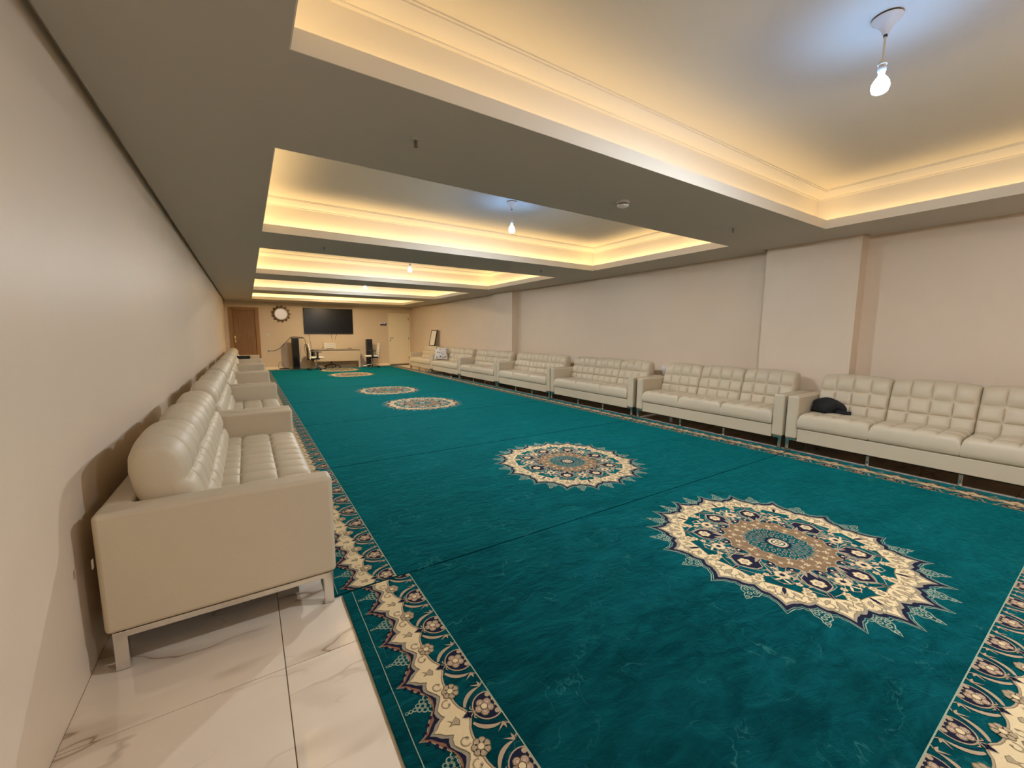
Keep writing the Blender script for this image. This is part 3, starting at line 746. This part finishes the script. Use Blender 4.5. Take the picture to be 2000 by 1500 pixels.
# ---------------------------------------------------------------- pendants
def make_pendant(label):
    t = thing('pendant_lamp', label, 'lamp', (0, 0, 0), 0, 'pendant bulbs hanging in the ceiling coffers')
    bm = bmesh.new(); lathe(bm, [(.058, 0), (.058, -.008)], 28); bm_obj('gasket', bm, M['darkmetal'], t, smooth=True)
    bm = bmesh.new(); lathe(bm, [(.062, -.008), (.060, -.014), (.045, -.026), (.030, -.042), (.018, -.062), (.014, -.080), (.011, -.082)], 28); bm_obj('canopy', bm, M['white'], t, smooth=True)
    bm = bmesh.new(); lathe(bm, [(.0085, -.078), (.0085, -.092)], 12); bm_obj('collar', bm, M['darkmetal'], t, smooth=True)
    bm = bmesh.new(); lathe(bm, [(.0052, -.085), (.0052, -.215)], 12); bm_obj('rod', bm, M['white'], t, smooth=True)
    bm = bmesh.new(); lathe(bm, [(.006, -.190), (.012, -.200), (.018, -.212), (.019, -.220), (.014, -.222), (.014, -.234), (.018, -.236), (.018, -.248), (.013, -.262)], 24); bm_obj('lamp_holder', bm, M['white'], t, smooth=True)
    bm = bmesh.new(); lathe(bm, [(.012, -.262), (.014, -.272), (.026, -.288), (.035, -.306), (.0375, -.322), (.0365, -.332), (.031, -.345)], 24); b = bm_obj('bulb', bm, M['neck'], t, smooth=True)      # dimmer upper body
    bm = bmesh.new(); lathe(bm, [(.031, -.345), (.020, -.3525), (.003, -.356)], 24); bm_obj('diffuser', bm, M['bulb'], b, smooth=True)
    return t
pen = make_pendant('nearest pendant bulb, hanging large in the foreground ceiling coffer'); index_kids()
pen.location = (2.775, .865, H+.42)
for i, (x, y) in enumerate(((2.77, 4.30), (2.80, 8.06), (2.80, 11.75), (2.78, -2.8))):
    dup(pen, (x, y, H+.42), 0, ['second pendant bulb, hanging in the coffer behind the foreground one', 'third pendant bulb from the camera, small, in the middle coffer', 'farthest pendant bulb, a speck of light in the fourth coffer', 'pendant bulb in the coffer behind the camera, out of the picture'][i])

pw = dup(pen, (2.80, 15.1, H+.42), 0, 'added warm bulb, unseen inside the last coffer, brightening the back wall'); pw.scale = (1, 1, .8)  # extra lamp added out of view, shortened to stay hidden, brightens the back wall
for o in list(bpy.data.objects):
    if o.parent and o.parent.parent == pw and o.name.startswith('diffuser'):
        o.data = o.data.copy(); o.data.materials[0] = M['bulb_added']

# ---------------------------------------------------------------- ceiling fittings
t = thing('smoke_detector', 'round white smoke detector on the ceiling beam behind the foreground coffer', 'smoke detector', (2.84, 2.61, H))
bm = bmesh.new(); lathe(bm, [(.058, 0), (.058, -.014), (.052, -.018)], 24); bm_obj('base', bm, M['white'], t, smooth=True)
bm = bmesh.new(); lathe(bm, [(.036, -.018), (.036, -.028)], 20); bm_obj('vent_ring', bm, M['darkmetal'], t, smooth=True)
bm = bmesh.new(); lathe(bm, [(.050, -.028), (.048, -.040), (.030, -.048), (.01, -.049)], 24); bm_obj('cap', bm, M['white'], t, smooth=True)
def make_sprinkler(label):
    t = thing('sprinkler', label, 'sprinkler', (0, 0, 0), 0, 'fire sprinklers in the ceiling beams')
    bm = bmesh.new(); lathe(bm, [(.034, 0), (.034, -.003), (.018, -.008)], 20); bm_obj('escutcheon', bm, M['ceil'], t, smooth=True)
    bm = bmesh.new(); lathe(bm, [(.008, -.006), (.008, -.020), (.004, -.024), (.004, -.044)], 12); add_box(bm, -.010, -.007, -.002, .002, -.045, -.015); add_box(bm, .007, .010, -.002, .002, -.045, -.015)
    bm_obj('sprinkler_head', bm, M['pewter'], t)
    bm = bmesh.new(); lathe(bm, [(.013, -.045), (.013, -.047)], 12); bm_obj('deflector', bm, M['pewter'], t)
    return t
sp = make_sprinkler('fire sprinkler on the near ceiling beam, above the left sofas side'); index_kids(); sp.location = (.92, 2.49, H)
for p, l in (((4.51, 2.56), 'fire sprinkler at the right end of the near ceiling beam'), ((.945, 6.10), 'fire sprinkler at the left of the second ceiling beam'), ((4.53, 6.05), 'fire sprinkler at the right of the second ceiling beam')):
    dup(sp, (*p, H), 0, l)

# ---------------------------------------------------------------- back wall things
t = thing('television', 'large black flat television hung on the back wall above the desk', 'television', (2.80, YB, 1.34))
bm = bmesh.new(); add_box(bm, -.90, .90, -.075, -.035, 0, 1.0, bev=.008); bm_obj('housing', bm, M['black'], t, smooth=True)
box('screen', M['screen'], (-.885, .885, -.077, -.074, .02, .985), t)
box('wall_bracket', M['darkmetal'], (-.35, .35, -.036, -.001, .3, .7), t)
for i, (a, b, m_) in enumerate((((2.05, 1.345), (2.12, .765), 'cable'), ((2.865, 1.345), (2.89, 1.09), 'cable'), ((3.055, 1.345), (3.0, 1.09), 'cable'))):
    bm = tube_bm([(a[0], YB-.03, a[1]), (a[0]+.01, YB-.012, a[1]-.08), ((a[0]+b[0])/2, YB-.008, (a[1]+b[1])/2), (b[0], YB-.012, b[1])], .006)
    tag(bm_obj('cable', bm, M[m_], smooth='full'), ['long thin cable hanging from the television to the desk on its left', 'short cable end hanging below the television middle, left of two', 'short cable end hanging below the television middle, right of two'][i], 'cable', 'cables hanging from the television')
# mirror with filigree frame
t = thing('round_mirror', 'round wall mirror in an ornate bronze leaf frame beside the television', 'mirror', (1.138, YB, 2.075))
def disc(bm, r, y0, y1, n=40):
    bmesh.ops.create_cone(bm, cap_ends=True, segments=n, radius1=r, radius2=r, depth=abs(y1-y0), matrix=Matrix.Translation((0, (y0+y1)/2, 0)) @ Matrix.Rotation(PI/2, 4, 'X'))
bm = bmesh.new(); disc(bm, .19, -.007, .007); bm_obj('glass', bm, M['mirror'], t, (0, -.036, 0), (R(2.6), 0, 0))
bm = bmesh.new()
n = 40; rr = [(.185, -.038), (.195, -.046), (.215, -.046), (.222, -.036), (.222, -.01), (.185, -.01)]
rings = [[bm.verts.new((r*cos(2*PI*i/n), y, r*sin(2*PI*i/n))) for i in range(n)] for r, y in rr]
for a, b in zip(rings, rings[1:]+rings[:1]):
    for i in range(n): bm.faces.new((a[i], a[(i+1) % n], b[(i+1) % n], b[i]))
bmesh.ops.recalc_face_normals(bm, faces=bm.faces); bm_obj('inner_ring', bm, M['white'], t, smooth=True)
leafm = {}
for ringn, (r, ln, wd, N_, off) in enumerate(((.222, .085, .060, 26, 0), (.25, .085, .050, 26, .5))):
    me = bpy.data.meshes.new('leaf'); bm = bmesh.new()
    pts = [(-.01, 0), (ln*.35, wd/2), (ln*.7, wd*.38), (ln, 0), (ln*.7, -wd*.38), (ln*.35, -wd/2)]
    top = [bm.verts.new((x, -.022-(.006 if abs(z) < 1e-6 else 0), z)) for x, z in pts]; bot = [bm.verts.new((x, -.014, z)) for x, z in pts]
    bm.faces.new(top); bm.faces.new(bot[::-1])
    for i in range(6): bm.faces.new((top[i], bot[i], bot[(i+1) % 6], top[(i+1) % 6]))
    bmesh.ops.recalc_face_normals(bm, faces=bm.faces); bm.to_mesh(me); bm.free(); me.materials.append(M['bronze'])
    for i in range(N_):
        a = 2*PI*(i+off)/N_
        o = link('frame_leaf', me, None, t, (r*cos(a), -.004*ringn, r*sin(a)), (0, -a+(.5 if (i+ringn) % 2 else -.5), 0))
bm = bmesh.new(); disc(bm, .25, -.012, -.001); bm_obj('backing', bm, M['bronze'], t)
def plate(name, label, cat, x, z, w_, h_, m_=M['white'], extra=None):
    t = thing(name, label, cat, (x, YB, z)); box('plate', m_, (-w_/2, w_/2, -.012, 0, -h_/2, h_/2), t, bev=.003)
    if extra == 'switch': box('rocker', M['white'], (-w_*.3, w_*.3, -.018, -.012, -h_*.3, h_*.3), t, bev=.002)
    if extra == 'socket':
        b = bmesh.new(); add_cyl(b, (0, -.012, 0), (0, -.03, 0), .024, n=16); bm_obj('plug', b, M['black'], t, smooth=True)
plate('light_switch', 'small white light switch on the back wall right of the wooden door', 'switch', .665, 1.298, .085, .085, extra='switch')
plate('wall_socket', 'wall socket low on the back wall with a dark plug in it', 'socket', .664, .703, .08, .08, extra='socket')
t = thing('motion_sensor', 'small white sensor high on the back wall between door and mirror', 'sensor', (.68, YB, 2.425))
bm = bmesh.new(); add_box(bm, -.03, .03, -.03, 0, -.035, .035, bev=.008); bm_obj('housing', bm, M['white'], t, smooth=True)
bm = bmesh.new(); bmesh.ops.create_uvsphere(bm, u_segments=12, v_segments=8, radius=.02, matrix=Matrix.Translation((0, -.03, -.005))); bm_obj('lens', bm, M['white'], t, smooth=True)
t = thing('wall_sign', 'small white sign with navy lower band beside the cream door', 'sign', (4.955, YB, 1.775))
box('board', M['paper'], (-.135, .135, -.012, 0, -.075, .075), t, bev=.002)
box('navy_band', M['navy_print'], (-.135, .135, -.0135, -.0122, -.075, -.01), t)
box('navy_corner', M['navy_print'], (.095, .135, -.0135, -.0122, -.009, .05), t)
for k in range(3): box('print_line', M['navy_print'], (-.10, .05, -.0135, -.0122, .012+.018*k, .019+.018*k), t)
# speakers
t = thing('tower_speaker', 'tall black tower speaker left of the desk, flat bar on its top', 'speaker', (1.52, 17.42, 0), 0, 'black tower speakers either side of the desk')
box('cabinet', M['black'], (-.115, .115, -.12, .14, .02, 1.165), t, bev=.006)
box('grille', M['blackcloth'], (-.10, .10, -.135, -.12, .10, 1.14), t, bev=.004)
box('plinth', M['darkmetal'], (-.125, .125, -.14, .15, .0005, .02), t, bev=.003)
tb = thing('flat_bar', 'thin black bar lying across the top of the left speaker', 'bar', (1.60, 17.40, 1.166)); box('bar_body', M['black'], (-.24, .22, -.03, .03, 0, .035), tb, bev=.006)
b = bmesh.new(); add_cyl(b, (.10, -.04, .0175), (.10, -.03, .0175), .015, n=12); bm_obj('knob', b, M['darkmetal'], tb)
t = thing('tower_speaker', 'tall black tower speaker right of the desk, behind the white chair', 'speaker', (4.23, 17.42, 0), 0, 'black tower speakers either side of the desk')
box('cabinet', M['black'], (-.115, .115, -.10, .14, .02, 1.13), t, bev=.03, seg=4)
for z in (.30, .62, .92):
    b = bmesh.new(); add_cyl(b, (0, -.10, z), (0, -.118, z), .085, n=24); bm_obj('driver', b, M['blackcloth'], t, smooth=True)
    b = bmesh.new(); add_cyl(b, (0, -.117, z), (0, -.124, z), .028, n=16); bm_obj('dust_cap', b, M['darkmetal'], t, smooth=True)
box('plinth', M['darkmetal'], (-.125, .125, -.12, .15, .0005, .02), t, bev=.003)
bm = tube_bm([(.664, YB-.03, .703), (.80, YB-.04, .70), (.93, YB-.06, .735), (1.10, YB-.12, .85), (1.28, 17.6, 1.08), (1.42, 17.5, 1.215), (1.60, 17.44, 1.222), (1.80, 17.44, 1.19), (1.88, 17.46, 1.02), (1.83, 17.5, .8), (1.90, 17.55, .5)], .008)
tag(bm_obj('power_cable', bm, M['cable'], smooth='full'), 'dark power cable looping from wall socket over the left speaker', 'cable')
bm = tube_bm([(.98, YB-.05, .006), (.95, YB-.06, .10), (1.0, YB-.05, .27), (1.08, YB-.05, .20), (1.2, YB-.08, .04), (1.34, YB-.1, .008)], .006)
tag(bm_obj('floor_cable', bm, M['cable'], smooth='full'), 'looped thin cable on the floor against the wall left of the speaker', 'cable')
box_ = thing('power_strip', 'small dark power strip on the floor beside the left speaker', 'power strip', (1.14, YB-.10, 0)); box('strip_body', M['darkmetal'], (-.16, .16, -.025, .025, .0005, .035), box_, bev=.006)
for k in range(3): b = bmesh.new(); add_cyl(b, (-.1+.1*k, 0, .035), (-.1+.1*k, 0, .038), .017, n=12); bm_obj('outlet', b, M['black'], box_)
# desk
t = thing('desk', 'long beige desk with a modesty panel below the television', 'desk', (2.90, 17.22, CT))
box('desktop', M['beige_desk'], (-.94, .94, -.24, .24, .725, .755), t, bev=.004)
box('modesty_panel', M['beige_desk'], (-.88, .80, -.19, -.172, .27, .724), t, bev=.002)
for x in (-.88, .80):
    for y in (-.19, .16):
        box('leg', M['beige_desk'], (x, x+.07, y, y+.045, .0005, .724), t, bev=.003)
t = thing('tablet', 'dark tablet lying on the middle of the desk', 'tablet', (2.70, 17.16, CT+.7555)); box('tablet_body', M['black'], (-.11, .11, -.08, .08, 0, .012), t, bev=.003); box('display', M['screen'], (-.10, .10, -.07, .07, .0122, .0128), t)
t = thing('remote_control', 'small dark remote control lying on the right half of the desk', 'remote', (3.41, 17.14, CT+.7555), .3); box('remote_body', M['black'], (-.07, .07, -.022, .022, 0, .018), t, bev=.005)
for k in range(4): b = bmesh.new(); add_cyl(b, (-.045+.028*k, 0, .018), (-.045+.028*k, 0, .0205), .007, n=10); bm_obj('button', b, M['white'], t)
# office chairs
def office_chair(label, loc, rz, basemat, zoff=0):
    """faces local +y"""
    t = thing('office_chair', label, 'office chair', loc, rz, 'white office chairs round the desk')
    box('seat', M['mesh_fabric'], (-.235, .235, -.20, .25, .43, .49), t, bev=.024, seg=4)
    bm = bmesh.new()
    for k in range(8):      # ribbed, gently curved high back
        z = .40+k*.071; d = -.235-.045*(k/7)+.02*sin(PI*k/7); w_ = .215+.012*sin(PI*k/7)
        add_box(bm, -w_, w_, d-.022, d+.022, z, z+.0705, bev=.012, seg=2)
    bm_obj('backrest', bm, M['mesh_fabric'], t, smooth=True)
    box('back_spine', M['black'], (-.03, .03, -.285, -.262, .37, .85), t, bev=.008)
    box('mechanism', M['black'], (-.12, .12, -.28, .12, .385, .429), t, bev=.012)
    for s in (-1, 1):
        bm = bmesh.new(); add_box(bm, s*.27-.02, s*.27+.02, -.03, .035, .43, .655, bev=.012); add_box(bm, s*.25-.05, s*.25+.03, -.03, .03, .42, .45, bev=.008)
        a = bm_obj('armrest', bm, M['black'], t, smooth=True); box('arm_pad', M['black'], (s*.27-.04, s*.27+.04, -.14, .14, .655, .685), a, bev=.012)
    bm = bmesh.new(); lathe(bm, [(.028, .13), (.028, .25), (.020, .255), (.020, .385)], 16); bm_obj('gas_column', bm, basemat, t, smooth=True)
    for k in range(5):
        a = 2*PI*k/5+.3; bm = bmesh.new(); add_cyl(bm, (.03*cos(a), .03*sin(a), .135), (.31*cos(a), .31*sin(a), .075), .022, .013, 10)
        l = bm_obj('base_leg', bm, basemat, t, smooth=True)
        bm = bmesh.new(); px, py = .305*cos(a), .305*sin(a); add_cyl(bm, (px-.018*sin(a), py+.018*cos(a), .030), (px+.018*sin(a), py-.018*cos(a), .030), .029, n=14); add_cyl(bm, (px, py, .045), (px, py, .075), .009, n=8)
        bm_obj('caster', bm, M['black'], l, smooth=True)
    return t
office_chair('white high-backed office chair at the left end of the desk, facing right', (2.10, 16.62, CT), -PI/2+.1, M['chrome'])
office_chair('white high-backed office chair at the right end of the desk, facing left', (4.12, 16.62, CT), PI/2-.12, M['chrome'])
office_chair('office chair behind the desk, showing its dark star base under the panel', (2.74, 17.30, CT), PI, M['darkmetal'])

# ---------------------------------------------------------------- small things on and by the sofas
def blob(name, label, cat, loc, size, seed, m_, rz=0, n=3):
    rnd = random.Random(seed); bm = bmesh.new(); bmesh.ops.create_icosphere(bm, subdivisions=4, radius=1)
    W_ = [(Vector((rnd.uniform(-1, 1), rnd.uniform(-1, 1), rnd.uniform(-1, 1))).normalized()*rnd.uniform(2, 6), rnd.uniform(0, 6), rnd.uniform(.02, .07)) for _ in range(14)]
    for v in bm.verts:
        p = v.co.copy(); f = 1+sum(a*sin(p.dot(k)+ph) for k, ph, a in W_)
        p *= f; p.z = max(p.z, -.35)
        v.co = Vector((p.x*size[0], p.y*size[1], (p.z+.35)*size[2]/1.35))
    return tag(bm_obj(name, bm, m_, None, loc, (0, 0, rz), smooth='full'), label, cat)
bl = blob('folded_coat', 'black bundled coat in the corner of the nearest right sofa seat', 'coat', (5.62, 1.925, .480), (.14, .15, .145), 4, M['blackcloth'], .2)
bm = tube_bm([(5.56, 1.82, .495), (5.55, 1.75, .495), (5.57, 1.69, .492)], .020); s_ = bm_obj('coat_sleeve', bm, M['blackcloth'], None, smooth='full')
s_.parent = bl; s_.matrix_parent_inverse = (Matrix.Translation(bl.location) @ Matrix.Rotation(.2, 4, 'Z')).inverted()
bg = thing('laptop_bag', 'flat black bag lying across the armrests far down the left row', 'bag', (-.14, 13.305, .663), 0)
box('bag_body', M['blackcloth'], (-.19, .19, -.13, .13, 0, .075), bg, bev=.02, seg=3)
bm = tube_bm([(-.08, -.125, .04), (-.06, -.17, .03), (.06, -.17, .03), (.08, -.125, .04)], .008); bm_obj('handle', bm, M['black'], bg, smooth='full')
# patterned cushion
def printed_fabric():
    t = NT('flower_print_fabric'); tc = t.new('ShaderNodeTexCoord'); v = t.new('ShaderNodeTexVoronoi', i_Scale=11.0); t.link(tc.outputs['Object'], v.inputs['Vector'])
    n = t.new('ShaderNodeTexNoise', i_Scale=22.0, i_Detail=3.0); t.link(tc.outputs['Object'], n.inputs['Vector'])
    a = t.new('ShaderNodeMath', operation='ADD'); t.link(v.outputs['Distance'], a.inputs[0]); t.link(n.outputs['Fac'], a.inputs[1])
    cr = t.new('ShaderNodeValToRGB'); cr.color_ramp.interpolation = 'CONSTANT'
    cr.color_ramp.elements[0].color = (.10, .06, .06, 1); cr.color_ramp.elements[1].color = (.66, .60, .54, 1); cr.color_ramp.elements[1].position = .72
    t.link(a.outputs[0], cr.inputs[0]); t.link(cr.outputs[0], t.b.inputs['Base Color']); t.b.inputs['Roughness'].default_value = .85
    return t.m
M['print'] = printed_fabric()
bm = bmesh.new(); N_ = 16; gr = {}
for side in (1, -1):
    for i in range(N_+1):
        for j in range(N_+1):
            u, v = i/N_*2-1, j/N_*2-1; e = (1-u*u)*(1-v*v); k = 1-.10*(1-abs(u))*0-.07*(abs(u)*abs(v) < .5)*0
            pin = 1-.08*(1-u*u)*abs(v)**3-.0; pin2 = 1-.08*(1-v*v)*abs(u)**3
            if side == -1 and (i in (0, N_) or j in (0, N_)): gr[(side, i, j)] = gr[(1, i, j)]
            else: gr[(side, i, j)] = bm.verts.new((.24*u*pin2, side*.085*e**.45, .22*v*pin))
    for i in range(N_):
        for j in range(N_):
            f = [gr[(side, i, j)], gr[(side, i+1, j)], gr[(side, i+1, j+1)], gr[(side, i, j+1)]]
            bm.faces.new(f if side == -1 else f[::-1])
cu = bm_obj('throw_cushion', bm, M['print'], None, (5.47, 12.84, .69), (R(-14), 0, R(-38)), smooth='full')
tag(cu, 'white throw cushion with dark flower print on the second farthest right sofa', 'cushion')
# framed board leaning on the wall above the farthest sofa
t = thing('framed_board', 'dark-framed white board leaning on the wall above the farthest right sofa', 'picture frame', (6.00, 15.0, .888), 0)
t.rotation_euler = (0, R(12), 0)
box('panel', M['paper'], (-.006, .006, -.25, .25, .03, .60), t)
bm = bmesh.new()
for d in ((-.25, .25, 0, .035), (-.25, .25, .595, .63)): add_box(bm, -.02, .02, d[0]-.03, d[1]+.03, d[2], d[3], bev=.003)
for d in ((-.28, -.25), (.25, .28)): add_box(bm, -.02, .02, d[0], d[1], .035, .595, bev=.003)
bm_obj('frame', bm, M['darkmetal'], t, smooth=True)
# white box on the wall
t = thing('junction_box', 'small white box on the right wall behind the gap between sofas', 'box', (XR, 4.50, .70)); box('box_body', M['white'], (-.05, 0, -.14, .14, -.06, .10), t, bev=.006); box('lid', M['white'], (-.055, -.05, -.13, .13, -.05, .09), t, bev=.002)
